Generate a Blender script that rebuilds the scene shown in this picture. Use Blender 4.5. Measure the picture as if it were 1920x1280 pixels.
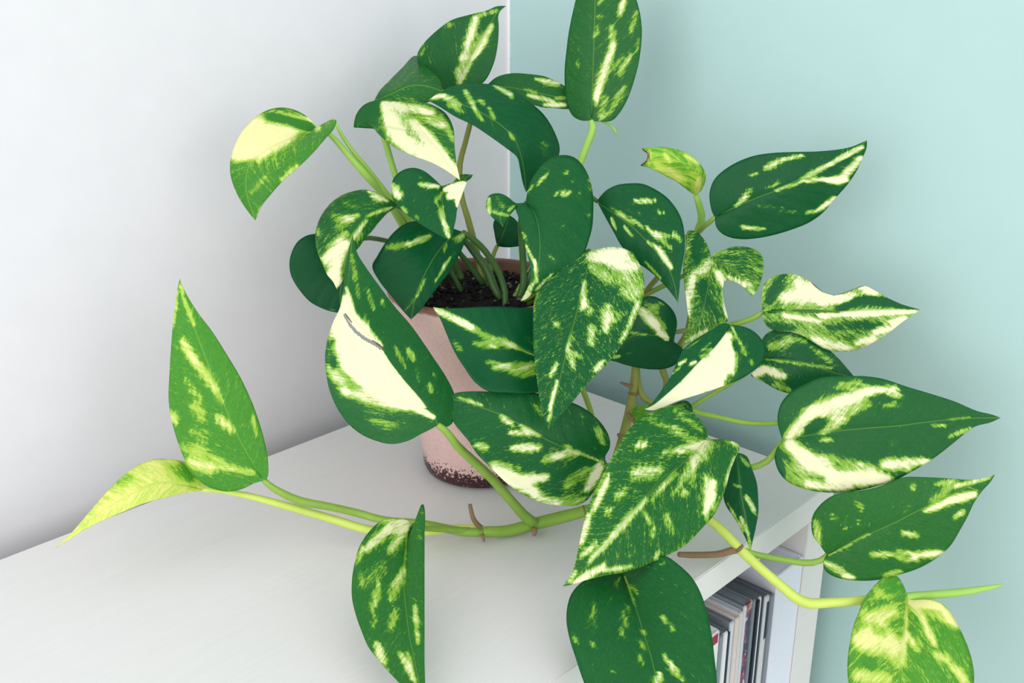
import bpy, bmesh, math, random
import numpy as np
from mathutils import Vector

for o in list(bpy.data.objects):
    bpy.data.objects.remove(o)
random.seed(4)
SC = bpy.context.scene
COL = SC.collection

# ---------------------------------------------------------------- camera, world, lights, exposure
# metres; the room corner is at x = 0, y = 0; the bookcase top is at z = H
H = 1.06
CAM = np.array([-.54607585, -.53078406, .30525464 + H])
YAW, PITCH, FPX = .803192, .360746, 1948.466
FW = np.array([math.sin(YAW)*math.cos(PITCH), math.cos(YAW)*math.cos(PITCH), -math.sin(PITCH)])
RT = np.array([math.cos(YAW), -math.sin(YAW), 0.0])
UP = np.cross(RT, FW)

cam_data = bpy.data.cameras.new('camera')
cam_data.sensor_width = 36.0
cam_data.lens = FPX * 36.0 / 1920.0
cam_data.clip_start = 0.01
cam = bpy.data.objects.new('camera', cam_data)
COL.objects.link(cam)
cam.location = Vector(CAM)
cam.rotation_euler = Vector(FW).to_track_quat('-Z', 'Y').to_euler()
SC.camera = cam

world = bpy.data.worlds.new('world')
SC.world = world
world.use_nodes = True
bg = world.node_tree.nodes['Background']
bg.inputs[0].default_value = (1.0, .985, .965, 1)
bg.inputs[1].default_value = 1.24

def area_light(name, loc, aim, sx, sy, power, color):
    l = bpy.data.lights.new(name, 'AREA')
    l.shape = 'RECTANGLE'; l.size = sx; l.size_y = sy; l.energy = power; l.color = color
    o = bpy.data.objects.new(name, l); COL.objects.link(o)
    o.location = loc
    o.rotation_euler = (Vector(aim) - Vector(loc)).to_track_quat('-Z', 'Y').to_euler()
    return o
# daylight from the room's window, on the left; the rest of the pale, bright room lights from all round (the world)
area_light('window_light', (-1.5, -.45, H + .5), (0, -.26, H + .18), 1.2, 1.2, 7.5, (.91, .96, 1.0))
area_light('front_fill_light', (-.55, -2.1, H + .62), (-.2, -.15, H), 1.8, 1.2, 7.5, (1.0, .975, 1.0))  # added soft fill from behind the camera, lifts the shelf front and walls

SC.view_settings.view_transform = 'Standard'
SC.view_settings.look = 'None'
SC.view_settings.gamma = 1.0
SC.view_settings.use_curve_mapping = False
SC.view_settings.exposure = 0.17

# ---------------------------------------------------------------- helpers
def lin(r, g, b):
    f = lambda c: (c/12.92 if c <= .04045 else ((c+.055)/1.055)**2.4)
    return (f(r/255), f(g/255), f(b/255), 1.0)

def at(px, py, d):
    """The point of the room that the photograph shows at (px, py), d metres deep."""
    px = np.asarray(px, float); py = np.asarray(py, float); d = np.asarray(d, float)
    v = (FW + RT*((px[..., None]-960)/FPX) + UP*((640-py[..., None])/FPX))
    return CAM + v*d[..., None]

def tag(o, label=None, cat=None, group=None, kind=None):
    for k, v in (('label', label), ('category', cat), ('group', group), ('kind', kind)):
        if v: o[k] = v
    return o

def empty(name, loc, label=None, cat=None, group=None):
    o = bpy.data.objects.new(name, None); COL.objects.link(o); o.location = loc
    o.empty_display_size = .02
    return tag(o, label, cat, group)

def mesh_obj(name, verts, faces, mat, parent=None, smooth=True, origin=None):
    verts = np.asarray(verts, float)
    if origin is None:
        origin = verts.mean(0)
    origin = np.asarray(origin, float)
    me = bpy.data.meshes.new(name)
    me.from_pydata((verts-origin).tolist(), [], faces)
    me.update()
    if smooth: me.polygons.foreach_set('use_smooth', [True]*len(me.polygons))
    if mat: me.materials.append(mat)
    o = bpy.data.objects.new(name, me); COL.objects.link(o)
    o.location = origin
    if parent:
        o.parent = parent
        p = np.array(parent.location); q = parent.parent
        while q: p = p + np.array(q.location); q = q.parent
        o.location = origin - p
    return o

def box(name, lo, hi, mat, parent=None, bevel=0.0):
    bm = bmesh.new()
    bmesh.ops.create_cube(bm, size=1)
    lo = Vector(lo); hi = Vector(hi); c = (lo+hi)/2; s = hi-lo
    for v in bm.verts: v.co = Vector((v.co.x*s.x, v.co.y*s.y, v.co.z*s.z))
    if bevel: bmesh.ops.bevel(bm, geom=bm.edges[:], offset=bevel, segments=2, affect='EDGES')
    me = bpy.data.meshes.new(name); bm.to_mesh(me); bm.free()
    me.materials.append(mat)
    o = bpy.data.objects.new(name, me); COL.objects.link(o)
    if parent: o.parent = parent; o.location = c - Vector(parent.location)
    else: o.location = c
    return o

def curve(pts, n):
    """n points evenly spaced along a Catmull-Rom spline through pts (any dimension)."""
    P = np.asarray(pts, float)
    if len(P) == 2: P = np.array([P[0], P.mean(0), P[1]])
    E = np.vstack([2*P[0]-P[1], P, 2*P[-1]-P[-2]])
    out = []
    for i in range(1, len(E)-2):
        a, b, c, d = E[i-1:i+3]
        def dist(x, y): return max(np.linalg.norm((x-y)[:2]), 1e-6)**.5
        t0 = 0; t1 = t0+dist(a, b); t2 = t1+dist(b, c); t3 = t2+dist(c, d)
        t = np.linspace(t1, t2, 14, endpoint=False)[:, None]
        A1 = (t1-t)/(t1-t0)*a+(t-t0)/(t1-t0)*b; A2 = (t2-t)/(t2-t1)*b+(t-t1)/(t2-t1)*c; A3 = (t3-t)/(t3-t2)*c+(t-t2)/(t3-t2)*d
        B1 = (t2-t)/(t2-t0)*A1+(t-t0)/(t2-t0)*A2; B2 = (t3-t)/(t3-t1)*A2+(t-t1)/(t3-t1)*A3
        out.append((t2-t)/(t2-t1)*B1+(t-t1)/(t2-t1)*B2)
    out = np.vstack(out+[P[-1:]])
    L = np.concatenate([[0], np.cumsum(np.linalg.norm(np.diff(out, axis=0), axis=1))])
    s = np.linspace(0, L[-1], n)
    return np.stack([np.interp(s, L, out[:, k]) for k in range(out.shape[1])], 1)

def tube(name, pts, mat, parent=None, sides=10, step=.004, bumps=()):
    """A tapering stem. pts: (px, py, depth, radius in pixels)."""
    P = np.asarray(pts, float)
    W = np.hstack([at(P[:, 0], P[:, 1], P[:, 2]), (P[:, 3]*P[:, 2]/FPX)[:, None]])
    L = np.linalg.norm(np.diff(W[:, :3], axis=0), axis=1).sum()
    n = max(8, int(L/step))
    Q = curve(W, n)
    return tube3(name, Q[:, :3], Q[:, 3], mat, parent, sides)

def tube3(name, C, R, mat, parent=None, sides=10):
    n = len(C)
    T = np.gradient(C, axis=0); T /= np.linalg.norm(T, axis=1)[:, None]
    ref = np.array([0, 0, 1.0]) if abs(T[0][2]) < .8 else np.array([1.0, 0, 0])
    V = []; a = np.linspace(0, 2*np.pi, sides, endpoint=False)
    u = np.cross(T[0], ref); u /= np.linalg.norm(u)
    for i in range(n):
        u = u - T[i]*(u@T[i]); u /= np.linalg.norm(u); w = np.cross(T[i], u)
        V.append(C[i] + R[i]*(np.cos(a)[:, None]*u + np.sin(a)[:, None]*w))
    V = [C[0]-T[0]*R[0]*.5] + list(np.vstack(V)) + [C[-1]+T[-1]*R[-1]*.6]
    F = []
    for i in range(n-1):
        for k in range(sides):
            k2 = (k+1) % sides
            F.append((1+i*sides+k, 1+i*sides+k2, 1+(i+1)*sides+k2, 1+(i+1)*sides+k))
    e = len(V)-1
    for k in range(sides):
        k2 = (k+1) % sides
        F.append((0, 1+k2, 1+k)); F.append((e, 1+(n-1)*sides+k, 1+(n-1)*sides+k2))
    return mesh_obj(name, np.array(V), F, mat, parent, origin=C[0])

def lathe(name, prof, cx, cy, z0, mat, parent=None, n=96, wob=0.0):
    V = []; F = []; m = len(prof)
    for i, (r, z) in enumerate(prof):
        for k in range(n):
            a = 2*math.pi*k/n
            V.append((cx+r*math.cos(a), cy+r*math.sin(a), z0+z))
    for i in range(m-1):
        for k in range(n):
            k2 = (k+1) % n
            F.append((i*n+k, i*n+k2, (i+1)*n+k2, (i+1)*n+k))
    F.append(tuple(range(n-1, -1, -1)))
    return mesh_obj(name, V, F, mat, parent, origin=(cx, cy, z0))

# ---------------------------------------------------------------- materials
class NT:
    def __init__(s, name):
        s.m = bpy.data.materials.new(name); s.m.use_nodes = True
        s.t = s.m.node_tree; s.p = s.t.nodes['Principled BSDF']; s.out = s.t.nodes['Material Output']
    def n(s, kind, **kw):
        x = s.t.nodes.new(kind)
        for k, v in kw.items(): setattr(x, k, v)
        return x
    def put(s, sock, v):
        if hasattr(v, 'is_linked') or isinstance(v, bpy.types.NodeSocket): s.t.links.new(v, sock)
        else: sock.default_value = v
    def math(s, op, a, b=None, c=None, clamp=False):
        x = s.n('ShaderNodeMath', operation=op); x.use_clamp = clamp
        for i, v in enumerate((a, b, c)):
            if v is not None: s.put(x.inputs[i], v)
        return x.outputs[0]
    def vmath(s, op, a, b):
        x = s.n('ShaderNodeVectorMath', operation=op); s.put(x.inputs[0], a); s.put(x.inputs[1], b); return x.outputs[0]
    def noise(s, vec, scale, detail=3, rough=.5, dist=0):
        x = s.n('ShaderNodeTexNoise'); s.put(x.inputs['Vector'], vec)
        x.inputs['Scale'].default_value = scale; x.inputs['Detail'].default_value = detail
        x.inputs['Roughness'].default_value = rough; x.inputs['Distortion'].default_value = dist
        return x.outputs[0]
    def mix(s, f, a, b):
        x = s.n('ShaderNodeMix', data_type='RGBA'); s.put(x.inputs[0], f); s.put(x.inputs[6], a); s.put(x.inputs[7], b); return x.outputs[2]
    def step(s, v, lo, hi):
        x = s.n('ShaderNodeMapRange', interpolation_type='SMOOTHSTEP'); s.put(x.inputs[0], v); s.put(x.inputs[1], lo); s.put(x.inputs[2], hi); return x.outputs[0]
    def bump(s, h, strength, dist=.001):
        x = s.n('ShaderNodeBump'); x.inputs['Strength'].default_value = strength; x.inputs['Distance'].default_value = dist
        s.put(x.inputs['Height'], h); s.put(s.p.inputs['Normal'], x.outputs[0]); return x.outputs[0]
    def pos(s): return s.n('ShaderNodeNewGeometry').outputs['Position']
    def obj(s): return s.n('ShaderNodeTexCoord').outputs['Object']
    def set(s, **kw):
        for k, v in kw.items(): s.put(s.p.inputs[k.replace('_', ' ')], v)

def plain(name, col, rough=.5, spec=.4, var=.06, scale=120):
    t = NT(name); n = t.noise(t.obj(), scale, 4)
    dk = tuple(c*(1-var*2) for c in col[:3])+(1,)
    t.set(Base_Color=t.mix(n, dk, col), Roughness=rough); t.p.inputs['Specular IOR Level'].default_value = spec
    t.bump(n, .06, .0006); return t.m

def mat_white_wall():
    t = NT('white_wall_paint'); n = t.noise(t.pos(), 60, 5)
    t.set(Base_Color=t.mix(n, lin(220, 218, 222), lin(226, 224, 228)), Roughness=.75); t.bump(t.noise(t.pos(), 240, 4), .05, .0008)
    t.p.inputs['Specular IOR Level'].default_value = .2; return t.m

def mat_blue_wall():
    t = NT('blue_wall_paint'); pos = t.pos(); n = t.noise(pos, 40, 4)
    blue = t.mix(n, lin(171, 202, 200), lin(175, 206, 204))
    s = t.n('ShaderNodeSeparateXYZ'); t.put(s.inputs[0], pos)
    edge = t.math('ADD', s.outputs[1], t.math('MULTIPLY', t.math('SUBTRACT', t.noise(pos, 300, 5, .75), .5), .0032))
    f = t.step(edge, .0233, .0237)      # the white paint runs raggedly round the corner
    t.set(Base_Color=t.mix(f, blue, lin(236, 236, 238)), Roughness=.6); t.bump(t.noise(pos, 240, 4), .05, .0008)
    t.p.inputs['Specular IOR Level'].default_value = .25; return t.m

def mat_shelf():
    t = NT('white_laminate'); mp = t.vmath('MULTIPLY', t.pos(), (18, 420, 420)); n = t.noise(mp, 1, 3, .6)
    t.set(Base_Color=t.mix(n, lin(215, 213, 212), lin(223, 221, 220)), Roughness=.42); t.bump(n, .10, .0006)
    t.p.inputs['Specular IOR Level'].default_value = .35; return t.m

def mat_leaf():
    t = NT('pothos_leaf')
    a = t.n('ShaderNodeAttribute', attribute_name='var'); v = t.n('ShaderNodeAttribute', attribute_name='vein')
    sc = t.n('ShaderNodeSeparateColor'); t.put(sc.inputs[0], a.outputs['Color'])
    F, G, Y = sc.outputs[0], sc.outputs[1], sc.outputs[2]; BR = a.outputs['Alpha']
    vec = v.outputs['Vector']
    n1 = t.noise(t.vmath('MULTIPLY', vec, (.40, .10, 1)), 1, 5, .62, .5)
    n2 = t.noise(t.vmath('MULTIPLY', vec, (1.15, .38, 1)), 1, 3, .6)
    n3 = t.noise(t.vmath('MULTIPLY', vec, (.12, .08, 1)), 1, 2, .5)
    n4 = t.noise(t.vmath('MULTIPLY', vec, (.95, .46, 1)), 1.3, 5, .70, .6)
    m = t.math('ADD', F, t.math('MULTIPLY', t.math('SUBTRACT', n1, .5), 1.25))
    m = t.math('ADD', m, t.math('MULTIPLY', t.math('SUBTRACT', n4, .5), t.math('ADD', .95, t.math('MULTIPLY', G, 1.1))))
    thr = t.math('SUBTRACT', .80, t.math('MULTIPLY', G, .22))
    spk = t.step(n2, thr, t.math('ADD', thr, .06))
    spk = t.math('MULTIPLY', spk, t.step(n3, .38, .6))
    m = t.math('ADD', m, t.math('MULTIPLY', spk, .42))
    green = t.mix(Y, lin(0, 78, 40), lin(70, 148, 40))
    green2 = t.mix(Y, lin(22, 98, 40), lin(98, 168, 48))
    lime = t.mix(Y, lin(124, 174, 52), lin(172, 206, 72))
    cream = t.mix(Y, lin(234, 232, 196), lin(228, 226, 132))
    g = t.mix(t.step(t.math('ADD', n4, t.math('MULTIPLY', F, .5)), .38, .85), green, green2)
    c = t.mix(t.step(m, .24, .56), g, lime)
    c = t.mix(t.step(m, .56, 1.12), c, cream)
    sx = t.n('ShaderNodeSeparateXYZ'); t.put(sx.inputs[0], vec)
    rib = t.math('SINE', t.math('ADD', t.math('MULTIPLY', sx.outputs[0], .62), t.math('MULTIPLY', n3, 5.0)))
    vein = t.math('MULTIPLY', t.math('MULTIPLY', t.step(rib, .72, 1.0), .36), t.step(m, .7, .35))
    c = t.mix(vein, c, t.mix(.5, c, green))
    mid = t.math('SUBTRACT', 1.0, t.step(t.math('ABSOLUTE', sx.outputs[1]), .12, .5))
    c = t.mix(t.math('MULTIPLY', mid, .3), c, lime)
    c = t.mix(t.step(BR, .3, .7), c, lin(96, 74, 52))
    t.set(Base_Color=c, Roughness=.42); t.p.inputs['Specular IOR Level'].default_value = .2
    h = t.math('ADD', t.math('MULTIPLY', rib, .30), t.math('MULTIPLY', n1, .5))
    t.bump(h, .26, .0008)
    tr = t.n('ShaderNodeBsdfTranslucent'); t.put(tr.inputs[0], c)
    mx = t.n('ShaderNodeMixShader'); mx.inputs[0].default_value = .14
    t.t.links.new(t.p.outputs[0], mx.inputs[1]); t.t.links.new(tr.outputs[0], mx.inputs[2]); t.t.links.new(mx.outputs[0], t.out.inputs[0])
    return t.m

def mat_stem(name, c1, c2, rough=.4):
    t = NT(name); n = t.noise(t.vmath('MULTIPLY', t.obj(), (1, 1, 1)), 90, 4)
    t.set(Base_Color=t.mix(n, c1, c2), Roughness=rough); t.p.inputs['Specular IOR Level'].default_value = .35
    t.bump(t.noise(t.obj(), 300, 3), .1, .0005); return t.m

def mat_pot():
    t = NT('pink_glaze'); ob = t.obj(); s = t.n('ShaderNodeSeparateXYZ'); t.put(s.inputs[0], ob)
    vo = t.n('ShaderNodeTexVoronoi', feature='DISTANCE_TO_EDGE'); t.put(vo.inputs['Vector'], t.vmath('ADD', ob, t.vmath('MULTIPLY', t.n('ShaderNodeTexNoise').outputs[1], (0, 0, 0)))); vo.inputs['Scale'].default_value = 260
    crack = t.math('SUBTRACT', 1.0, t.step(vo.outputs[0], .0, .07))
    pink = t.mix(t.noise(ob, 30, 4), lin(212, 176, 170), lin(226, 194, 188))
    pink = t.mix(t.math('MULTIPLY', crack, .22), pink, lin(176, 130, 124))
    sp = t.noise(ob, 620, 3, .7)
    lev = t.step(s.outputs[2], .0225, .001)       # speckles gather towards the foot
    thr = t.math('SUBTRACT', .70, t.math('MULTIPLY', lev, .36))
    dark = t.math('MULTIPLY', t.step(sp, thr, t.math('ADD', thr, .03)), t.step(lev, .02, .1))
    c = t.mix(dark, pink, lin(58, 26, 34))
    top = t.math('ADD', s.outputs[2], t.math('MULTIPLY', t.noise(ob, 200, 4), .004))
    c = t.mix(t.step(top, .1165, .1185), c, lin(132, 92, 76))
    ln = t.n('ShaderNodeVectorMath', operation='LENGTH'); t.put(ln.inputs[0], t.vmath('MULTIPLY', ob, (1, 1, 0)))
    inner = t.math('MULTIPLY', t.step(ln.outputs['Value'], .0533, .0529), t.step(s.outputs[2], .1088, .1096))
    c = t.mix(inner, c, lin(120, 84, 70))
    t.set(Base_Color=c, Roughness=.38); t.p.inputs['Specular IOR Level'].default_value = .45
    t.bump(t.math('ADD', t.math('MULTIPLY', crack, -.4), t.noise(ob, 80, 4)), .12, .0006); return t.m

def mat_soil(name, a, b):
    t = NT(name); n = t.noise(t.obj(), 420, 6, .7)
    t.set(Base_Color=t.mix(t.step(n, .3, .75), a, b), Roughness=.9); t.p.inputs['Specular IOR Level'].default_value = .25
    t.bump(n, .8, .002); return t.m

M_WALL = mat_white_wall(); M_BLUE = mat_blue_wall(); M_SHELF = mat_shelf(); M_LEAF = mat_leaf()
M_STEM = mat_stem('stem_green', lin(112, 150, 52), lin(146, 180, 74))
M_STEMD = mat_stem('stem_dark_green', lin(40, 84, 40), lin(84, 120, 58))
M_STEMO = mat_stem('stem_olive', lin(116, 128, 50), lin(150, 156, 74))
M_STEMY = mat_stem('stem_lime', lin(186, 208, 90), lin(206, 222, 112))
M_STEMP = mat_stem('stem_pale_green', lin(138, 186, 74), lin(164, 204, 98))
M_ROOT = mat_stem('root_brown', lin(104, 84, 60), lin(150, 124, 94), .8)
M_POT = mat_pot()
M_SOIL = mat_soil('soil', lin(7, 7, 10), lin(34, 28, 27)); M_GRIT = mat_soil('pale_grit', lin(96, 88, 84), lin(168, 160, 152)); M_CRUMB = mat_soil('soil_crumbs', lin(14, 12, 14), lin(52, 44, 42))

# ---------------------------------------------------------------- the room
def struct(o): o['kind'] = 'structure'; return o
GAP = .026      # the bookcase stands clear of both walls
struct(box('wall_left', (-2.6, GAP, 0), (.1+GAP, .1+GAP, 2.5), M_WALL))
struct(box('wall_right', (GAP, -2.2, 0), (.1+GAP, GAP, 2.5), M_BLUE))
def mat_floor():
    t = NT('floor_boards'); mp = t.vmath('MULTIPLY', t.pos(), (3, 40, 1)); n = t.noise(mp, 1, 4)
    t.set(Base_Color=t.mix(n, lin(196, 186, 172), lin(214, 204, 190)), Roughness=.5); return t.m
struct(box('floor', (-2.6, -2.2, -.1), (.1+GAP, .1+GAP, 0), mat_floor()))

# ---------------------------------------------------------------- bookcase
D, T, LEN = .28, .0182, .80
case = empty('bookcase', (-LEN/2, -D/2, 0), 'white bookcase with a thick top board in the corner under the potted plant', 'bookcase')
box('top_board', (-LEN, -D, H-T), (0, -.001, H), M_SHELF, case, .0006)
for x0, x1 in ((-LEN, -LEN+.022), (-.0275, -.0008)):
    box('side_panel', (x0, -D+.0004, 0), (x1, -.003, H-T), M_SHELF, case, .0005)
box('back_panel', (-LEN+.022, -.009, .02), (-.0275, -.004, H-T), M_SHELF, case)
SHZ = H-T-.26
for z in (SHZ, SHZ-.3, .06):
    box('shelf_board', (-LEN+.022, -D+.002, z-T), (-.0275, -.009, z), M_SHELF, case, .0005)
box('plinth', (-LEN+.022, -D+.01, 0), (-.0275, -D+.026, .06-T), M_SHELF, case)

# ---------------------------------------------------------------- booklets on the shelf under the top board
paper = lambda n, c, r=.5: plain(n, lin(*c), r, .4, .04, 300)
M_PAPER = paper('paper_white', (226, 226, 230)); M_GREY = paper('sleeve_grey', (128, 136, 146)); M_PALE = paper('sleeve_pale', (206, 212, 220), .3)
M_DARK = paper('spine_dark', (30, 34, 52)); M_CREAM = paper('paper_cream', (216, 206, 204)); M_RED = paper('cover_red', (150, 14, 62)); M_LAV = paper('folder_white', (226, 228, 242))
def mat_print():
    t = NT('printed_spine'); o = t.obj(); n = t.noise(t.vmath('MULTIPLY', o, (120, 60, 75)), 1, 3, .6); n2 = t.noise(t.vmath('MULTIPLY', o, (260, 60, 150)), 1, 2)
    c = t.mix(t.step(n, .44, .52), lin(40, 44, 72), lin(128, 52, 92)); c = t.mix(t.step(n, .56, .60), c, lin(176, 116, 92)); c = t.mix(t.step(n2, .58, .64), c, lin(196, 200, 208)); c = t.mix(t.step(n2, .34, .28), c, lin(52, 96, 130))
    t.set(Base_Color=c, Roughness=.4); return t.m
M_PRINT = mat_print()

def booklet(name, x, w, top, spine, body, label, cat, group=None, lean=0.0, depth=.19, front=-D+.0012, band=None):
    """A thin upright booklet or sleeve: body of pages and a spine along its front."""
    z0 = SHZ+.0004; z1 = H+top
    r = empty(name, (x+w/2, front+depth/2, z0), label, cat, group)
    bd = box('pages', (x+w*.08, front+.0012, z0+.0005), (x+w*.92, front+depth, z1-.0010), body, r, min(.0003, w*.1))
    sp = box('spine', (x, front, z0), (x+w, front+.0016, z1), spine, r, min(.0005, w*.2))
    for s in (0, 1):
        cx = x if s == 0 else x+w-w*.1
        box('cover', (cx, front+.0016, z0), (cx+w*.1, front+depth+.001, z1), body, r)
    if band:
        for (za, zb, m) in band:
            b = box('printed_band', (x+w*.12, front-.0003, z1+za), (x+w*.88, front+.0002, z1+zb), m, r)
    if lean: r.rotation_euler = (0, lean, 0)
    return r
GB = 'booklets and sleeves filed under the bookcase top'
x = -.1300
r = booklet('booklet', -.1345, .0155, -.0475, M_PAPER, M_PAPER, 'thick white booklet with a crimson top corner, leftmost of the row', 'booklet', None, 0, band=[(-.007, -.0010, M_RED)])
items = [
 (.0042, -.0530, M_GREY, M_GREY, 'grey sleeve right beside the thick white booklet'),
 (.0040, -.0535, M_PAPER, M_GREY, 'white spined sleeve just left of the thin navy spine'),
 (.0026, -.0555, M_DARK, M_GREY, 'thin navy spined booklet between pale sleeves'),
 (.0036, -.0510, M_PALE, M_GREY, 'pale sleeve just right of the thin navy spine'),
 (.0030, -.0495, M_CREAM, M_CREAM, 'cream spined booklet in the middle of the row'),
 (.0034, -.0480, M_CREAM, M_PALE, 'pinkish booklet left of the multicoloured spine'),
 (.0024, -.0455, M_PALE, M_GREY, 'tallest pale sleeve directly left of the multicoloured spine'),
 (.0068, -.0462, M_PRINT, M_GREY, 'booklet with a multicoloured printed spine'),
 (.0030, -.0475, M_GREY, M_GREY, 'grey sleeve directly right of the multicoloured spine'),
 (.0028, -.0490, M_DARK, M_GREY, 'black spined booklet right of the multicoloured spine'),
 (.0020, -.0485, M_PAPER, M_GREY, 'white sleeve right of the black spine'),
 (.0022, -.0500, M_DARK, M_GREY, 'thin dark sleeve between two white ones near the folder'),
 (.0022, -.0505, M_PALE, M_GREY, 'pale blue sleeve, third from the white folder'),
 (.0032, -.0520, M_CREAM, M_GREY, 'cream sleeve with a dark mark, second from the white folder'),
 (.0036, -.0530, M_GREY, M_GREY, 'grey sleeve standing against the tall white folder')]
x = -.1188
for i, (w, top, sp, bd, lab) in enumerate(items):
    band = [(-.030, -.004, M_DARK)] if 'dark mark' in lab else None
    booklet('booklet', x, w*1.12, top, sp, bd, lab, 'booklet', None, 0, .17+.02*random.random(), -D+.0012+.0015*random.random(), band)
    x += w*1.12+.0003
booklet('folder', x+.0008, -.0282-(x+.0008), -.0415, M_LAV, M_LAV, 'tall white folder standing against the right side panel', 'folder', None, 0, .22)

# ---------------------------------------------------------------- pot
PX, PY = -.1347, -.1070
plant = empty('potted_pothos', (PX, PY, H), 'trailing variegated pothos in a pink crackle-glazed pot on the bookcase', 'plant')
prof = [(.0, 0), (.0325, 0), (.0352, .0012), (.0366, .0045), (.0372, .012), (.0386, .024), (.0418, .045), (.0462, .070), (.0508, .095), (.0540, .1120), (.0549, .1165), (.0549, .1185), (.0543, .1195), (.0530, .1197), (.0519, .1190), (.0514, .117), (.0508, .108), (.047, .095), (.03, .093), (.0, .093)]
lathe('pot', prof, PX, PY, H+.0003, M_POT, plant)
def make_soil():
    V = []; F = []; nr, na = 26, 96
    rng = np.random.default_rng(2)
    ph = rng.uniform(0, 6.28, (14, 3)); fr = rng.uniform(60, 420, (14, 2))
    def hgt(x, y): return sum(math.sin(x*fr[k, 0]+ph[k, 0])*math.sin(y*fr[k, 1]+ph[k, 1]) for k in range(14))*.00032
    for i in range(nr+1):
        r = .0515*i/nr
        for k in range(na):
            a = 6.28318*k/na; x = r*math.cos(a); y = r*math.sin(a)
            V.append((PX+x, PY+y, H+.1120+hgt(x, y)-.003*(i/nr)**6))
    for i in range(nr):
        for k in range(na):
            k2 = (k+1) % na; F.append((i*na+k, (i+1)*na+k, (i+1)*na+k2, i*na+k2))
    mesh_obj('soil', V, F, M_SOIL, plant, origin=(PX, PY, H+.1120))
    for nm, count, mt in (('soil_crumbs', 900, M_CRUMB), ('pale_grit', 110, M_GRIT)):
      V = []; F = []
      for _ in range(count):
          a = rng.uniform(0, 6.283); r = .050*math.sqrt(rng.uniform()); s = rng.uniform(.0005, .0017)
          c = np.array([PX+r*math.cos(a), PY+r*math.sin(a), H+.1126]); b = len(V)
          o = rng.normal(size=(6, 3))*.25 + np.array([[1, 0, 0], [-1, 0, 0], [0, 1, 0], [0, -1, 0], [0, 0, .8], [0, 0, -.8]])
          sc = rng.uniform(.5, 1.6, 3)
          V += list(c+o*s*sc)
          for (i, j, k) in ((0, 2, 4), (2, 1, 4), (1, 3, 4), (3, 0, 4), (2, 0, 5), (1, 2, 5), (3, 1, 5), (0, 3, 5)): F.append((b+i, b+j, b+k))
      o = mesh_obj(nm, V, F, mt, plant, smooth=False, origin=(PX, PY, H+.1125)); o['kind'] = 'stuff'
make_soil()

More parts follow.
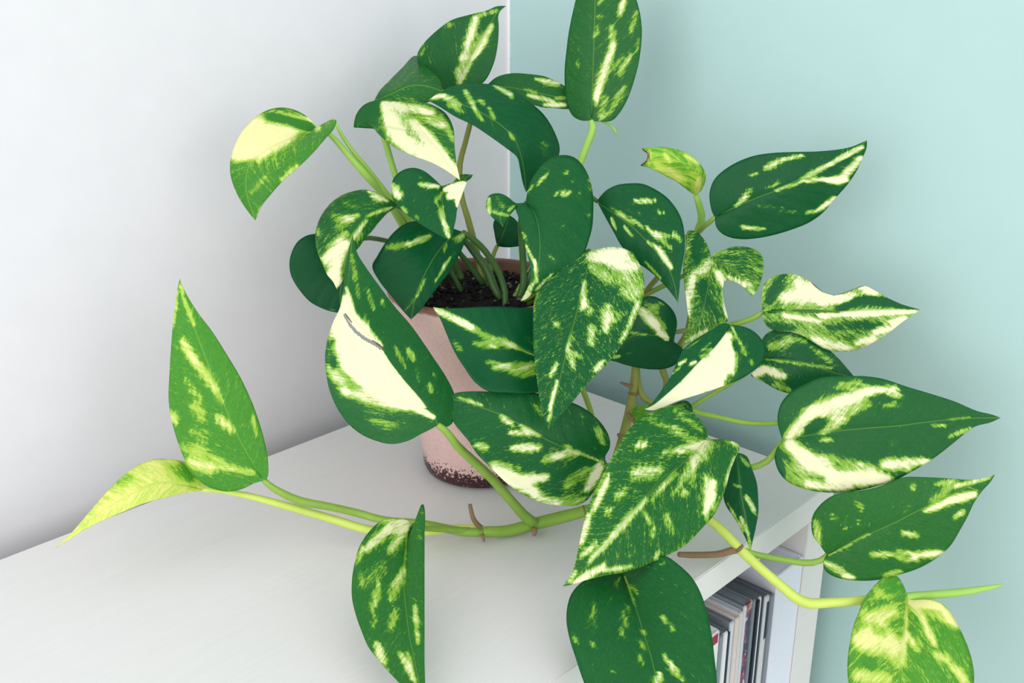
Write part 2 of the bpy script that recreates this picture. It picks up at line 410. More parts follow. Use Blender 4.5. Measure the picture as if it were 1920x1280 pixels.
# ---------------------------------------------------------------- leaves
# key, label, patches (base, tip, midrib, left margin, right margin, depths), variegation, strokes of cream, brown edges, split, fineness
LEAVES = [
('far_left','outermost cream and green leaf on the left, folded over its midrib',[((597,242),(479,413),[(541,262),(495,285),(466,315),(462,358)],[(592,235),(577,220),(554,207),(525,202),(495,210),(462,236),(443,266),(433,299),(432,322),(437,344),(449,371),(466,397)],[(607,235),(618,226),(630,225),(626,240),(610,259),(584,289),(557,315),(531,338),(508,364),(492,384),(484,400)],(0.575,0.56,0.014,-0.006,0.012))],(0.16,0.25,0.55,1.05),[(446,282,538,246,31.2,1.0,0),(482,230,452,269,23.0,0.9,0),(538,246,597,241,8.2,0.6,0),(508,210,584,226,5.2,0.7,0),(577,220,594,236,3.9,0.6,0),(508,217,584,241,10.5,-1.0,0),(456,295,538,262,13.1,0.3,0),(557,312,531,338,7.2,0.55,0),(485,302,502,285,5.9,0.45,0),(498,331,472,361,5.2,0.3,0),(492,387,485,404,4.6,0.4,0),(610,236,626,226,6.6,0.15,0)],[],[],1),
('top_back',None,[((858,161),(948,11),[(882,121),(909,66),(931,26)],[(840,169),(807,157),(782,110),(784,98),(794,82),(817,59),(846,38),(879,28),(912,20),(931,12)],[(876,171),(907,154),(925,121),(933,85),(935,49),(934,31),(938,20)],(0.645,0.64,-0.012,0.008,0.004))],(0.03,0.3,0.1,1.35),[(892,36,869,108,7.2,0.95,0),(869,108,859,154,6.6,0.6,0),(922,49,886,108,6.6,0.75,0),(886,108,863,154,4.9,0.7,0),(833,49,846,46,5.9,0.4,0),(794,85,790,102,4.6,0.5,0),(886,33,931,20,4.6,0.45,0),(859,141,853,125,3.3,0.4,0),(912,79,892,105,3.9,0.5,0)],[],[],1),
('folded_top_left','leaf folded over near its base, cream on the hanging half',[((761,189),(863,338),[(777,226),(817,276),(843,312)],[(728,190),(703,189),(681,198),(667,217),(663,241),(667,231),(679,228),(695,236),(715,256),(741,276),(774,292),(810,305),(840,322)],[(794,192),(813,198),(836,213),(850,240),(852,272),(857,312)],(0.6,0.575,-0.004,0.006,0.006)),((702,189),(830,172),[(735,176),(767,162),(800,162)],[(712,171),(728,154),(754,128),(779,105),(800,125),(823,148)],[(728,190),(761,190),(794,193),(813,187)],(0.6,0.604,0.045,-0.001,0.0))],(0.14,0.45,0.15,1.25),[(718,197,748,249,13.1,0.9,0),(728,197,810,210,8.5,0.75,0),(744,259,810,299,14.8,1.0,0),(810,292,859,331,14.8,1.1,0),(777,230,836,295,9.8,0.8,0),(827,217,849,262,5.9,0.45,0),(728,230,761,269,13.1,0.8,0),(794,210,827,236,9.8,0.55,0),(748,210,807,279,13.1,0.4,0),(715,194,748,197,4.6,0.4,0),(708,190,682,210,19.7,-0.6,0),(787,243,817,279,7.2,0.55,0)],[],[],1),
('dark_arching',None,[((803,188),(986,360),[(858,194),(917,220),(963,259),(981,312)],[(832,169),(858,160),(898,157),(927,160),(960,171),(993,192),(1019,215),(1037,243),(1049,279),(1042,302),(1016,328),(996,348)],[(826,201),(855,219),(888,235),(924,259),(950,278),(970,295),(975,315),(980,341)],(0.585,0.592,0.022,-0.008,0.012))],(-0.0,0.25,0,1.2),[(806,182,832,180,5.9,0.9,0),(832,180,862,197,7.2,0.6,0),(872,171,891,203,5.9,0.6,0),(888,203,904,226,4.6,0.55,0),(927,161,957,177,4.6,0.85,0),(957,177,960,187,3.9,0.4,0),(898,187,908,197,5.2,0.55,0),(917,203,927,223,4.6,0.6,0),(954,249,963,262,3.9,0.55,0),(1019,269,1022,285,9.8,0.32,0),(1039,226,1029,230,3.3,0.3,0),(842,197,868,210,5.2,0.4,0)],[],[],1),
('back_right_top',None,[((914,159),(1088,189),[(957,164),(1006,174),(1055,184)],[(931,145),(957,138),(990,139),(1022,144),(1049,156),(1072,171)],[(931,174),(957,189),(1003,197),(1019,201),(1039,202),(1062,204),(1078,200)],(0.648,0.64,0.004,-0.006,0.004))],(0.06,0.3,0.1,1.3),[(1006,149,1049,156,3.9,0.8,0),(1019,157,1055,164,3.3,0.35,0),(990,179,1039,190,4.3,0.75,0),(1022,197,1059,197,4.6,0.9,0),(983,167,1006,174,3.3,0.4,0),(1042,184,1065,184,3.3,0.5,0)],[],[],1),
('tall_upright',None,[((1109,226),(1137,-85),[(1111,164),(1113,98),(1115,33),(1118,-20)],[(1091,226),(1075,218),(1065,200),(1060,171),(1059,131),(1062,98),(1067,59),(1075,20),(1083,-10),(1098,-43),(1118,-69)],[(1124,228),(1147,226),(1159,215),(1175,189),(1188,154),(1198,115),(1203,75),(1203,46),(1198,16),(1190,-10),(1177,-39),(1157,-66)],(0.628,0.61,0.018,-0.004,0.0))],(0.04,0.4,0.15,1.3),[(1118,184,1150,85,7.9,0.9,0),(1150,85,1147,52,6.6,0.6,0),(1121,157,1118,197,5.2,0.6,0),(1162,26,1170,0,5.9,0.9,0),(1121,33,1131,30,4.6,0.5,0),(1114,69,1124,49,4.6,0.5,0),(1183,102,1160,141,5.2,0.55,0),(1193,23,1183,59,4.6,0.5,0),(1137,184,1124,217,6.6,0.5,0),(1170,164,1147,203,5.9,0.55,0),(1198,75,1196,98,3.3,0.4,0),(1083,115,1085,125,3.3,0.5,0),(1147,210,1124,226,4.6,0.4,0),(1121,7,1131,-3,4.6,0.4,0),(1167,105,1147,138,3.9,0.4,0)],[],[],1),
('bitten_young','small lime leaf with a ragged brown bitten end',[((1304,366),(1214,294),[(1311,337),(1298,314),(1270,301),(1239,293)],[(1315,356),(1323,333),(1318,316),(1304,299),(1287,287),(1267,280),(1243,276),(1222,277),(1203,279),(1208,283),(1214,287)],[(1296,361),(1284,352),(1270,341),(1249,330),(1229,319),(1212,312),(1201,310),(1207,306),(1212,300)],(0.59,0.57,0.006,0.006,0.01))],(0.36,0.1,0.95),[(1311,333,1306,361,6.9,0.5,0),(1284,292,1308,306,4.1,0.4,0),(1246,289,1256,303,4.8,0.4,0),(1229,306,1273,337,8.9,0.35,0),(1256,316,1284,337,6.9,0.3,0),(1218,282,1217,309,4.1,0.3,0)],[(1201,279,1212,285,1.4,1.2,0),(1212,285,1214,294,1.4,1.2,0),(1214,294,1212,301,1.4,1.2,0),(1212,301,1202,310,1.4,1.2,0),(1217,284,1218,303,3.4,0.5,0)],[],1),
('upper_right',None,[((1341,407),(1625,263),[(1380,387),(1421,370),(1463,354),(1500,335),(1538,320),(1573,299),(1607,277)],[(1336,399),(1331,378),(1331,358),(1339,337),(1356,320),(1384,303),(1414,292),(1445,287),(1487,285),(1531,284),(1573,280),(1597,275),(1614,268)],[(1342,423),(1353,437),(1370,445),(1394,448),(1428,445),(1459,438),(1490,428),(1518,416),(1542,399),(1569,368),(1590,344),(1607,318),(1617,296),(1625,275)],(0.575,0.545,0.004,0.01,0.006))],(-0.05,0.15,0,1.1),[(1380,385,1401,368,4.8,0.9,0),(1397,368,1408,354,5.2,0.85,0),(1408,330,1418,323,4.1,0.7,0),(1435,315,1469,299,6.9,0.85,0),(1469,299,1504,292,4.8,0.85,0),(1439,354,1463,339,4.1,0.65,0),(1456,358,1504,339,3.4,0.9,0),(1504,335,1555,309,6.2,0.8,0),(1555,309,1617,275,6.9,0.9,0),(1507,340,1573,333,4.8,0.9,0),(1552,339,1586,337,7.6,1.0,0),(1573,339,1614,296,8.9,0.95,0),(1559,316,1604,289,2.8,-0.5,0),(1507,399,1535,395,3.4,0.9,0),(1535,392,1566,371,6.2,1.1,0),(1390,426,1432,428,4.8,0.85,0),(1421,385,1469,389,2.8,0.35,0),(1463,395,1500,399,2.8,0.3,0)],[],[],1),
('dark_centre_right',None,[((1119,377),(1271,568),[(1157,404),(1194,433),(1225,466),(1250,497),(1264,530)],[(1127,367),(1138,356),(1157,347),(1180,344),(1205,345),(1228,355),(1250,370),(1267,390),(1278,412),(1283,437),(1284,463),(1281,488),(1276,513),(1274,539)],[(1127,392),(1138,412),(1152,437),(1163,457),(1177,474),(1194,491),(1214,505),(1231,519),(1245,533),(1259,550),(1267,561)],(0.578,0.555,0.006,0.014,0.004))],(-0.02,0.2,0,1.1),[(1188,377,1228,377,4.5,0.95,0),(1208,374,1214,378,3.9,0.5,0),(1231,398,1245,400,3.9,0.8,0),(1157,401,1214,429,4.5,0.7,0),(1141,387,1172,404,2.8,0.45,0),(1146,409,1155,429,3.9,0.7,0),(1169,423,1186,443,3.4,0.75,0),(1214,429,1259,466,5.1,0.75,0),(1225,435,1259,446,4.5,0.7,0),(1262,437,1276,452,5.1,0.8,0),(1214,454,1236,466,3.9,0.9,0),(1233,466,1259,502,6.2,1.05,0),(1183,474,1194,488,3.9,0.6,0),(1211,491,1239,522,3.9,0.6,0),(1163,392,1208,401,2.2,0.3,0)],[],[],1),
('centre_dark',None,[((986,380),(977,564),[(1001,398),(1009,421),(1012,449),(1012,477),(1008,505),(997,530),(986,553)],[(973,383),(967,390),(972,407),(976,429),(982,452),(989,477),(994,499),(995,519),(989,539),(981,556)],[(989,362),(994,342),(1006,322),(1020,305),(1037,294),(1059,291),(1076,295),(1090,307),(1101,325),(1108,345),(1112,370),(1112,398),(1110,426),(1104,449),(1096,471),(1079,491),(1062,505),(1039,522),(1017,539),(997,553),(986,561)],(0.562,0.545,0.016,0.02,0.012)),((981,381),(943,425),[(958,386),(944,392),(938,409)],[(965,381),(955,372),(941,364),(928,363),(917,367),(912,378),(913,394),(924,408),(934,416)],[(972,386),(963,395),(954,405),(948,416)],(0.563,0.556,0.003,0.006,0.006))],(-0.02,0.3,0.05),[(1008,345,1028,325,3.9,0.8,0),(1045,325,1062,324,2.8,0.5,0),(1045,363,1067,362,5.6,0.85,0),(1059,359,1065,367,4.5,0.5,0),(1097,328,1101,336,3.9,0.8,0),(1103,336,1108,362,3.9,0.9,0),(1101,397,1103,404,3.4,0.7,0),(1051,421,1059,429,2.2,0.5,0),(1076,339,1082,338,2.2,0.5,0),(1082,359,1086,367,2.8,0.5,0),(986,460,1003,494,4.5,0.75,0),(1003,488,1006,527,4.5,0.8,0),(986,556,1000,530,5.6,0.8,0),(977,563,994,550,3.9,0.9,0),(1006,542,1037,513,4.5,0.8,0),(1028,477,1042,491,3.9,0.5,0),(917,373,917,401,6.2,0.7,0),(927,398,952,404,5.1,0.6,0),(952,395,963,387,3.9,0.5,0),(932,373,944,387,8.4,0.3,0),(989,362,1000,347,2.8,0.5,0),(980,437,989,454,5.6,0.4,0)],[],[],1),
('centre_speckled','large speckled leaf hanging tip down in front of the pot',[((1105,470),(1028,805),[(1098,520),(1088,560),(1075,610),(1062,660),(1050,710),(1038,760)],[(1094,475),(1060,497),(1022,530),(1003,560),(1000,600),(1000,640),(1003,680),(1008,720),(1014,760),(1020,785)],[(1118,468),(1135,464),(1152,463),(1175,468),(1192,483),(1203,505),(1208,530),(1205,560),(1195,590),(1180,625),(1160,655),(1140,680),(1120,700),(1095,727),(1072,755),(1048,782)],(0.553,0.502,0.014,0.004,0.006))],(0.1,0.95,0.0,1.1),[(1110,482,1170,475,16.0,0.9,0),(1130,480,1190,500,16.0,0.75,0),(1160,500,1195,545,18.0,0.5,0),(1110,500,1150,530,12.0,0.45,0),(1095,530,1092,580,5.0,0.9,0),(1097,560,1110,590,6.0,0.6,0),(1140,575,1135,620,11.0,0.75,0),(1110,610,1108,645,7.0,0.7,0),(1165,545,1185,560,10.0,0.5,0),(1195,570,1165,640,5.0,0.7,0),(1115,695,1130,678,5.0,0.9,0),(1045,715,1030,770,4.0,0.9,0),(1028,790,1034,770,4.0,0.6,0),(1045,680,1033,705,5.0,0.7,0),(1065,650,1075,690,6.0,0.5,0),(1090,670,1075,660,5.0,0.5,0),(1040,605,1048,615,6.0,0.5,0),(1075,625,1062,660,4.0,0.6,0),(1150,600,1160,590,10.0,0.4,0)],[],[],1),
('dark_small_back',None,[((932,461),(955,404),[(941,443),(949,423)],[(930,452),(927,437),(925,418),(932,407),(944,403)],[(944,463),(961,463),(976,459),(979,440),(972,419),(963,409)],(0.64,0.645,0.0,0.006,0.004))],(-0.2,0.0,0.0),[],[],[],1),
('cupped_upper_left','small cupped leaf with one white lobe and a curled edge',[((828,350),(841,450),[(829,374),(832,396),(835,420),(839,438)],[(813,335),(795,321),(776,315),(758,318),(742,329),(734,345),(734,361),(738,377),(750,390),(766,404),(784,417),(805,430),(827,443)],[(845,344),(864,339),(875,340),(869,358),(861,380),(857,393),(855,409),(851,427),(847,443)],(0.572,0.552,0.004,0.01,0.004)),((851,340),(887,328),[(864,333),(877,331)],[(857,333),(865,328),(876,327)],[(859,342),(869,342),(880,336)],(0.583,0.59,0.003,-0.004,0.0))],(0.0,0.25,0.02,1.1),[(736,348,750,364,10.6,0.75,0),(742,366,747,369,9.6,0.9,0),(787,346,821,350,5.3,0.85,0),(835,356,872,344,6.9,1.3,0),(843,369,867,353,10.6,1.3,0),(861,361,859,385,6.9,1.3,0),(829,361,816,382,4.8,0.5,0),(828,388,832,420,4.8,0.8,0),(833,417,841,443,6.4,0.85,0),(755,390,760,398,4.8,0.8,0),(780,404,784,412,3.7,0.6,0),(790,335,787,333,2.7,0.4,0),(851,337,885,329,5.8,0.25,0)],[],[],1),
('arched_left',None,[((746,387),(632,542),[(710,392),(687,408),(670,427),(659,451),(651,481),(643,512)],[(736,377),(726,370),(707,361),(683,356),(659,360),(638,368),(620,382),(605,401),(596,420),(592,438),(593,459),(598,478),(606,497),(614,515),(625,528)],[(728,398),(712,414),(697,433),(683,449),(673,463),(662,475),(654,491),(648,507),(645,520),(639,531)],(0.575,0.553,0.018,0.022,0.01))],(0.1,0.6,0.1,1.35),[(649,438,606,483,6.9,0.6,0),(643,459,612,491,8.0,0.85,0),(649,459,620,512,9.6,0.75,0),(622,520,638,531,9.0,1.1,0),(633,497,627,534,8.0,0.8,0),(686,414,649,465,3.7,0.7,0),(734,388,686,406,2.7,0.6,0),(627,406,659,412,8.0,0.4,0),(670,404,633,427,6.9,0.45,0),(691,360,726,377,3.7,0.7,0),(697,369,712,377,3.7,0.5,0),(597,427,596,441,3.2,0.5,0),(670,449,681,438,4.8,0.3,0),(665,388,643,380,4.8,0.25,0)],[],[],1),
('big_twisted','large twisted leaf, half cream half green, split along its midrib',[((821,796),(661,440),[(814,781),(787,747),(759,716),(732,682),(711,651),(691,627),(670,606),(655,580),(651,554),(654,520),(657,480)],[(812,802),(790,813),(765,826),(735,832),(705,826),(675,812),(650,790),(630,760),(618,730),(612,700),(610,665),(615,635),(625,605),(638,577),(643,550),(646,520),(652,480)],[(836,800),(846,795),(853,780),(856,760),(850,735),(835,705),(815,675),(795,645),(770,610),(740,575),(710,535),(685,500),(670,475)],(0.525,0.548,0.004,0.024,0.01))],(0.0,0.28,0.12),[(640,600,700,700,48.0,1.3,-1),(660,680,760,745,34.0,1.2,-1),(690,650,790,750,26.0,1.1,-1),(650,575,720,672,7.0,0.9,1),(625,640,625,690,8.0,-0.5,0),(618,690,650,735,12.0,0.6,0),(650,735,760,760,17.0,0.6,0),(740,740,812,782,8.0,1.1,0),(648,560,650,600,12.0,1.2,0),(664,590,715,648,7.0,0.8,0),(650,540,665,590,5.0,0.8,0),(640,640,622,665,12.0,0.4,0),(770,755,720,755,14.0,0.4,0),(735,800,690,780,14.0,0.25,0),(700,790,760,800,8.0,0.2,0),(660,480,672,560,7.0,0.4,0),(690,545,700,580,7.0,0.4,0),(720,575,715,560,5.0,0.35,0),(765,655,775,675,8.0,0.6,0),(805,720,808,735,7.0,0.6,0),(740,650,760,690,6.0,0.4,0),(815,705,812,700,4.0,0.4,0),(685,590,690,630,6.0,0.35,0),(780,690,785,715,5.0,0.35,0),(655,640,640,740,10.0,0.2,0)],[(700,640,718,654,3.0,1.2,0),(648,588,660,605,2.0,0.7,0)],[(646.0,590.0,655.0,607.0,2.0),(655.0,607.0,668.0,622.0,2.4),(668.0,622.0,683.0,634.0,2.6),(683.0,634.0,700.0,643.0,2.4),(700.0,643.0,714.0,653.0,1.6)],4.2),
('dark_over_rim',None,[((868,435),(771,599),[(841,450),(819,475),(800,507),(784,542),(776,571)],[(853,430),(829,422),(800,415),(776,415),(755,422),(736,438),(720,459),(707,481),(698,499),(712,528),(734,555),(755,582)],[(873,445),(867,465),(856,486),(843,510),(824,534),(808,555),(790,579)],(0.592,0.562,0.004,0.014,0.006))],(-0.1,0.15,0,1.2),[(726,465,766,457,6.9,0.62,0),(766,457,805,443,6.9,0.72,0),(869,438,856,454,6.9,0.55,0),(837,457,832,473,3.7,0.5,0),(843,483,816,528,3.2,0.72,0),(797,523,782,555,3.7,0.6,0),(782,555,760,582,3.2,0.5,0),(848,449,867,443,3.7,0.4,0),(853,473,829,502,2.7,0.4,0)],[],[],1),
('round_far_left','plain dark green round leaf behind the arched leaf',[((665,451),(641,587),[(651,486),(641,526),(638,560)],[(643,438),(620,434),(592,438),(574,442),(558,453),(548,470),(543,489),(544,510),(550,526),(564,547),(582,566),(604,578),(622,584)],[(666,470),(663,502),(659,539),(650,568)],(0.598,0.588,-0.004,0.006,0.006))],(-0.2,0.03,0.0),[(613,539,613,543,2.1,0.6,0),(620,579,635,584,3.2,0.45,0)],[],[],1),
('over_pot','dark leaf lying across the front of the pot',[((1040,679),(812,576),[(999,665),(950,646),(894,621),(856,601)],[(1046,644),(1032,606),(1002,579),(969,577),(931,575),(897,576),(860,578),(830,578)],[(1044,704),(1025,730),(987,737),(950,736),(916,733),(890,715),(871,689),(852,659),(837,625),(825,597)],(0.548,0.54,0.02,-0.012,0.008))],(-0.15,0.12,0.0,1.25),[(815,580,882,612,7.5,1.0,0),(856,601,886,614,6.7,0.7,0),(882,614,924,636,8.2,0.6,0),(924,632,1002,666,3.7,0.65,0),(890,644,927,649,8.2,0.62,0),(924,649,965,649,6.7,0.6,0),(927,689,1004,685,9.7,0.62,0),(912,677,957,689,6.0,0.55,0),(961,700,1002,700,9.7,0.5,0),(852,644,864,655,8.2,0.5,0),(987,632,999,647,5.2,0.4,0),(890,587,897,589,3.7,0.4,0),(939,632,957,644,5.2,0.4,0)],[],[],1),
('lower_centre',None,[((1139,872),(837,747),[(1100,857),(1062,841),(1025,824),(987,803),(950,782),(912,767),(875,754)],[(1134,857),(1143,839),(1142,820),(1130,797),(1111,777),(1089,762),(1062,751),(1032,745),(1010,738),(969,734),(920,734),(875,734),(854,737)],[(1130,891),(1115,917),(1100,938),(1081,947),(1047,947),(1017,942),(987,929),(961,914),(939,895),(916,872),(894,850),(879,827),(864,809),(852,794),(844,775)],(0.54,0.535,0.014,-0.012,0.01))],(0.06,0.35,0.05,1.2),[(927,880,972,902,12.7,1.0,0),(950,895,1002,921,12.7,1.0,0),(972,899,1025,895,8.2,1.0,0),(999,929,1044,944,9.0,0.75,0),(1044,944,1092,936,9.7,0.55,0),(1100,917,1124,880,9.7,0.85,0),(1111,895,1126,869,9.0,0.8,0),(1062,910,1100,880,11.2,0.4,0),(961,839,1010,839,7.5,0.95,0),(894,835,912,839,7.5,0.7,0),(939,779,961,797,5.2,0.8,0),(957,811,995,812,5.2,0.8,0),(976,797,1010,816,4.5,0.7,0),(1017,865,1055,850,7.5,0.6,0),(1040,857,1081,850,8.2,0.5,0),(1119,805,1130,831,6.0,0.6,0),(860,745,905,760,3.7,0.6,0),(1062,839,1122,863,3.0,0.5,0),(1059,835,1070,842,3.7,0.6,0),(976,876,924,869,3.7,0.4,0),(1002,760,1021,779,3.7,0.35,0),(1081,775,1096,782,3.7,0.3,0)],[],[],1),
('behind_right',None,[((1262,640),(1139,674),[(1232,630),(1202,627),(1178,633),(1157,654)],[(1265,628),(1269,607),(1265,588),(1253,572),(1239,561),(1223,555),(1207,558),(1190,579),(1178,607),(1160,635),(1146,663)],[(1272,647),(1280,654),(1276,669),(1264,684),(1244,691),(1221,692),(1197,689),(1174,684),(1155,678)],(0.58,0.57,0.002,0.014,0.006))],(-0.15,0.1,0,1.1),[(1204,583,1230,609,14.1,1.0,0),(1221,602,1249,633,9.4,1.0,0),(1178,623,1211,627,3.3,0.7,0),(1225,574,1244,569,7.0,0.5,0),(1211,569,1230,583,6.1,0.5,0),(1253,637,1232,626,3.3,0.8,0),(1146,670,1162,667,4.2,0.7,0),(1174,663,1188,660,2.3,0.4,0),(1232,586,1249,614,4.7,0.45,0)],[],[],1),
('lobed_torn','speckled leaf torn into two lobes',[((1335,485),(1279,648),[(1333,505),(1329,529),(1323,557),(1316,591),(1299,622)],[(1332,480),(1327,462),(1316,444),(1302,433),(1289,433),(1287,454),(1284,478),(1281,502),(1283,529),(1286,557),(1289,581),(1292,602),(1287,622),(1281,638)],[(1344,500),(1357,526),(1354,547),(1359,574),(1364,602),(1346,612),(1322,627),(1298,640)],(0.58,0.562,0.002,0.004,0.004)),((1335,485),(1410,556),[(1356,495),(1377,509),(1397,529)],[(1339,476),(1353,470),(1373,463),(1397,463),(1414,467),(1427,478),(1432,495),(1428,523),(1419,545)],[(1344,500),(1357,526),(1366,525),(1380,529),(1394,538)],(0.58,0.566,0.006,0.002,0.0))],(0.3,1.0,0.05,0.85),[(1332,492,1298,523,12.4,0.6,0),(1298,523,1289,564,11.7,0.65,0),(1346,512,1359,536,10.3,0.7,0),(1311,523,1325,564,15.1,-0.4,0),(1325,564,1346,591,12.4,-0.25,0),(1289,564,1291,591,7.6,0.5,0),(1356,547,1363,595,4.8,0.7,0),(1325,619,1287,640,6.9,0.5,0),(1308,444,1304,488,17.2,-0.35,0),(1397,529,1414,550,8.9,0.5,0),(1366,519,1397,536,6.9,0.5,0),(1363,481,1401,495,13.8,-0.1,0),(1291,461,1298,485,6.9,0.2,0),(1353,519,1339,505,6.9,0.4,0)],[],[],1),
('bitten_cream','cream marbled leaf with a bite out of its upper edge',[((1430,584),(1725,580),[(1487,583),(1538,584),(1590,584),(1641,582),(1686,581)],[(1428,564),(1428,547),(1435,529),(1449,519),(1478,513),(1499,517),(1521,529),(1542,547),(1561,553),(1578,550),(1600,542),(1621,536),(1641,545),(1666,559),(1693,571)],[(1431,598),(1439,612),(1456,621),(1483,622),(1504,629),(1525,641),(1545,653),(1566,658),(1590,658),(1614,653),(1641,640),(1666,624),(1690,605),(1710,591)],(0.57,0.545,0.004,0.006,0.004))],(0.5,0.9,0.05),[(1469,557,1549,550,15.8,0.7,0),(1497,529,1531,547,13.8,0.7,0),(1538,567,1604,554,10.3,0.6,0),(1617,538,1641,550,10.3,0.7,0),(1469,516,1442,564,13.1,-0.55,0),(1518,519,1504,529,6.9,-0.3,0),(1573,578,1617,564,8.3,-0.75,0),(1607,560,1669,567,10.3,-0.75,0),(1659,567,1717,579,6.9,-0.6,0),(1469,591,1538,602,5.5,0.6,0),(1538,591,1717,583,6.2,0.9,0),(1641,622,1696,598,10.3,0.8,0),(1439,609,1487,615,10.3,-0.4,0),(1555,615,1624,605,8.9,-0.35,0),(1607,612,1669,609,7.6,-0.5,0),(1525,636,1590,653,8.9,0.5,0),(1607,643,1641,633,6.9,0.6,0),(1566,640,1607,626,6.9,-0.2,0),(1442,585,1469,581,3.4,-0.5,0),(1487,583,1573,584,2.1,-0.5,0)],[(1521,529,1542,546,1.4,0.9,0),(1542,546,1561,552,1.4,0.9,0),(1561,552,1578,550,1.4,0.9,0),(1578,550,1617,536,1.0,0.7,0)],[],1),
('dark_right_behind',None,[((1432,672),(1604,709),[(1480,675),(1525,686),(1570,700)],[(1424,655),(1428,638),(1442,622),(1470,617),(1510,628),(1545,648),(1575,675),(1592,695)],[(1418,692),(1408,703),(1432,716),(1455,729),(1480,737),(1520,738),(1560,730)],(0.572,0.56,0.004,0.006,0.004))],(0.06,0.6,0,1.2),[(1445,650,1480,640,9.0,0.55,0),(1415,700,1430,695,9.0,1.0,0),(1432,690,1470,705,8.0,1.0,0),(1470,630,1510,640,6.0,0.4,0),(1450,720,1480,730,6.0,0.4,0),(1520,650,1560,680,6.0,0.35,0),(1437,673,1560,690,3.0,0.5,0)],[],[],1),
('white_green','leaf with one green half and one white half, tip down',[((1369,609),(1208,767),[(1357,630),(1338,654),(1314,677),(1291,701),(1267,724),(1244,744),(1225,759)],[(1361,606),(1350,608),(1333,619),(1314,630),(1296,642),(1282,654),(1275,665),(1267,684),(1258,705),(1246,724),(1232,743),(1221,757)],[(1380,610),(1396,613),(1413,621),(1427,635),(1435,649),(1435,663),(1427,682),(1408,698),(1385,712),(1361,722),(1338,730),(1314,738),(1291,745),(1267,753),(1244,763),(1225,769)],(0.552,0.53,0.012,0.004,0.004))],(-0.02,0.25,0,1.0),[(1359,637,1345,705,25.8,1.4,1),(1326,691,1291,733,30.5,1.5,1),(1314,687,1342,724,25.8,1.4,1),(1291,724,1244,759,18.7,1.5,1),(1244,757,1214,769,11.7,1.5,1),(1357,637,1368,658,9.4,0.9,1),(1371,663,1373,698,9.4,0.9,0),(1272,684,1286,675,3.7,0.9,0),(1293,684,1305,678,4.2,1.0,0),(1314,670,1333,654,5.2,0.5,0),(1310,663,1333,642,3.3,0.4,0),(1373,614,1387,644,3.3,0.6,0),(1392,649,1399,668,4.7,0.6,0),(1408,677,1410,682,5.2,0.6,0),(1371,637,1378,654,4.2,-0.6,0),(1286,654,1312,637,2.3,0.5,0),(1258,703,1277,687,2.8,0.6,0)],[],[],1),
('big_front','large front leaf speckled cream, pointing down left over the shelf edge',[((1326,824),(1056,1099),[(1298,851),(1263,886),(1232,913),(1201,948),(1175,978),(1149,1009),(1118,1042),(1088,1072)],[(1326,812),(1316,792),(1298,773),(1276,762),(1249,762),(1219,773),(1193,790),(1171,816),(1153,847),(1136,878),(1123,904),(1109,934),(1098,965),(1090,1000),(1083,1035),(1075,1068)],[(1346,824),(1368,826),(1385,833),(1387,840),(1376,862),(1368,886),(1361,913),(1352,939),(1337,967),(1315,991),(1289,1018),(1263,1035),(1236,1048),(1206,1061),(1171,1072),(1131,1079),(1096,1088),(1074,1095)],(0.532,0.468,0.01,0.006,0.01))],(0.12,0.7,0.12,1.3),[(1328,834,1302,864,15.8,0.5,0),(1337,904,1322,965,7.0,1.0,0),(1324,895,1333,948,8.8,0.6,0),(1193,834,1210,833,5.7,0.95,0),(1188,886,1236,882,9.6,0.75,0),(1241,851,1280,843,5.3,0.6,0),(1271,847,1324,829,6.1,0.7,0),(1140,895,1114,956,6.1,0.85,0),(1105,965,1090,1018,6.1,0.75,0),(1118,1018,1088,1044,5.3,0.7,0),(1210,939,1149,1004,6.1,0.75,0),(1149,1004,1105,1053,5.3,0.7,0),(1131,1061,1079,1092,7.0,0.9,0),(1131,1070,1184,1061,4.4,0.6,0),(1079,1070,1066,1092,4.4,0.6,0),(1219,983,1210,961,4.4,0.6,0),(1223,1009,1228,983,3.5,0.6,0),(1258,1000,1249,965,6.1,0.45,0),(1284,926,1284,921,6.1,0.7,0),(1153,934,1171,921,6.1,0.6,0),(1136,961,1144,956,6.1,0.6,0),(1315,843,1263,803,7.0,0.4,0),(1219,786,1271,808,6.1,0.35,0),(1306,856,1263,930,6.1,0.45,0),(1302,873,1298,913,6.1,0.45,0),(1263,768,1315,808,4.4,0.4,0),(1267,886,1210,943,3.5,0.7,0),(1368,829,1385,835,4.4,0.6,0),(1376,860,1363,913,3.5,0.6,0),(1236,1035,1228,1044,4.4,0.5,0),(1188,1035,1175,1044,3.5,0.3,0)],[],[],1),
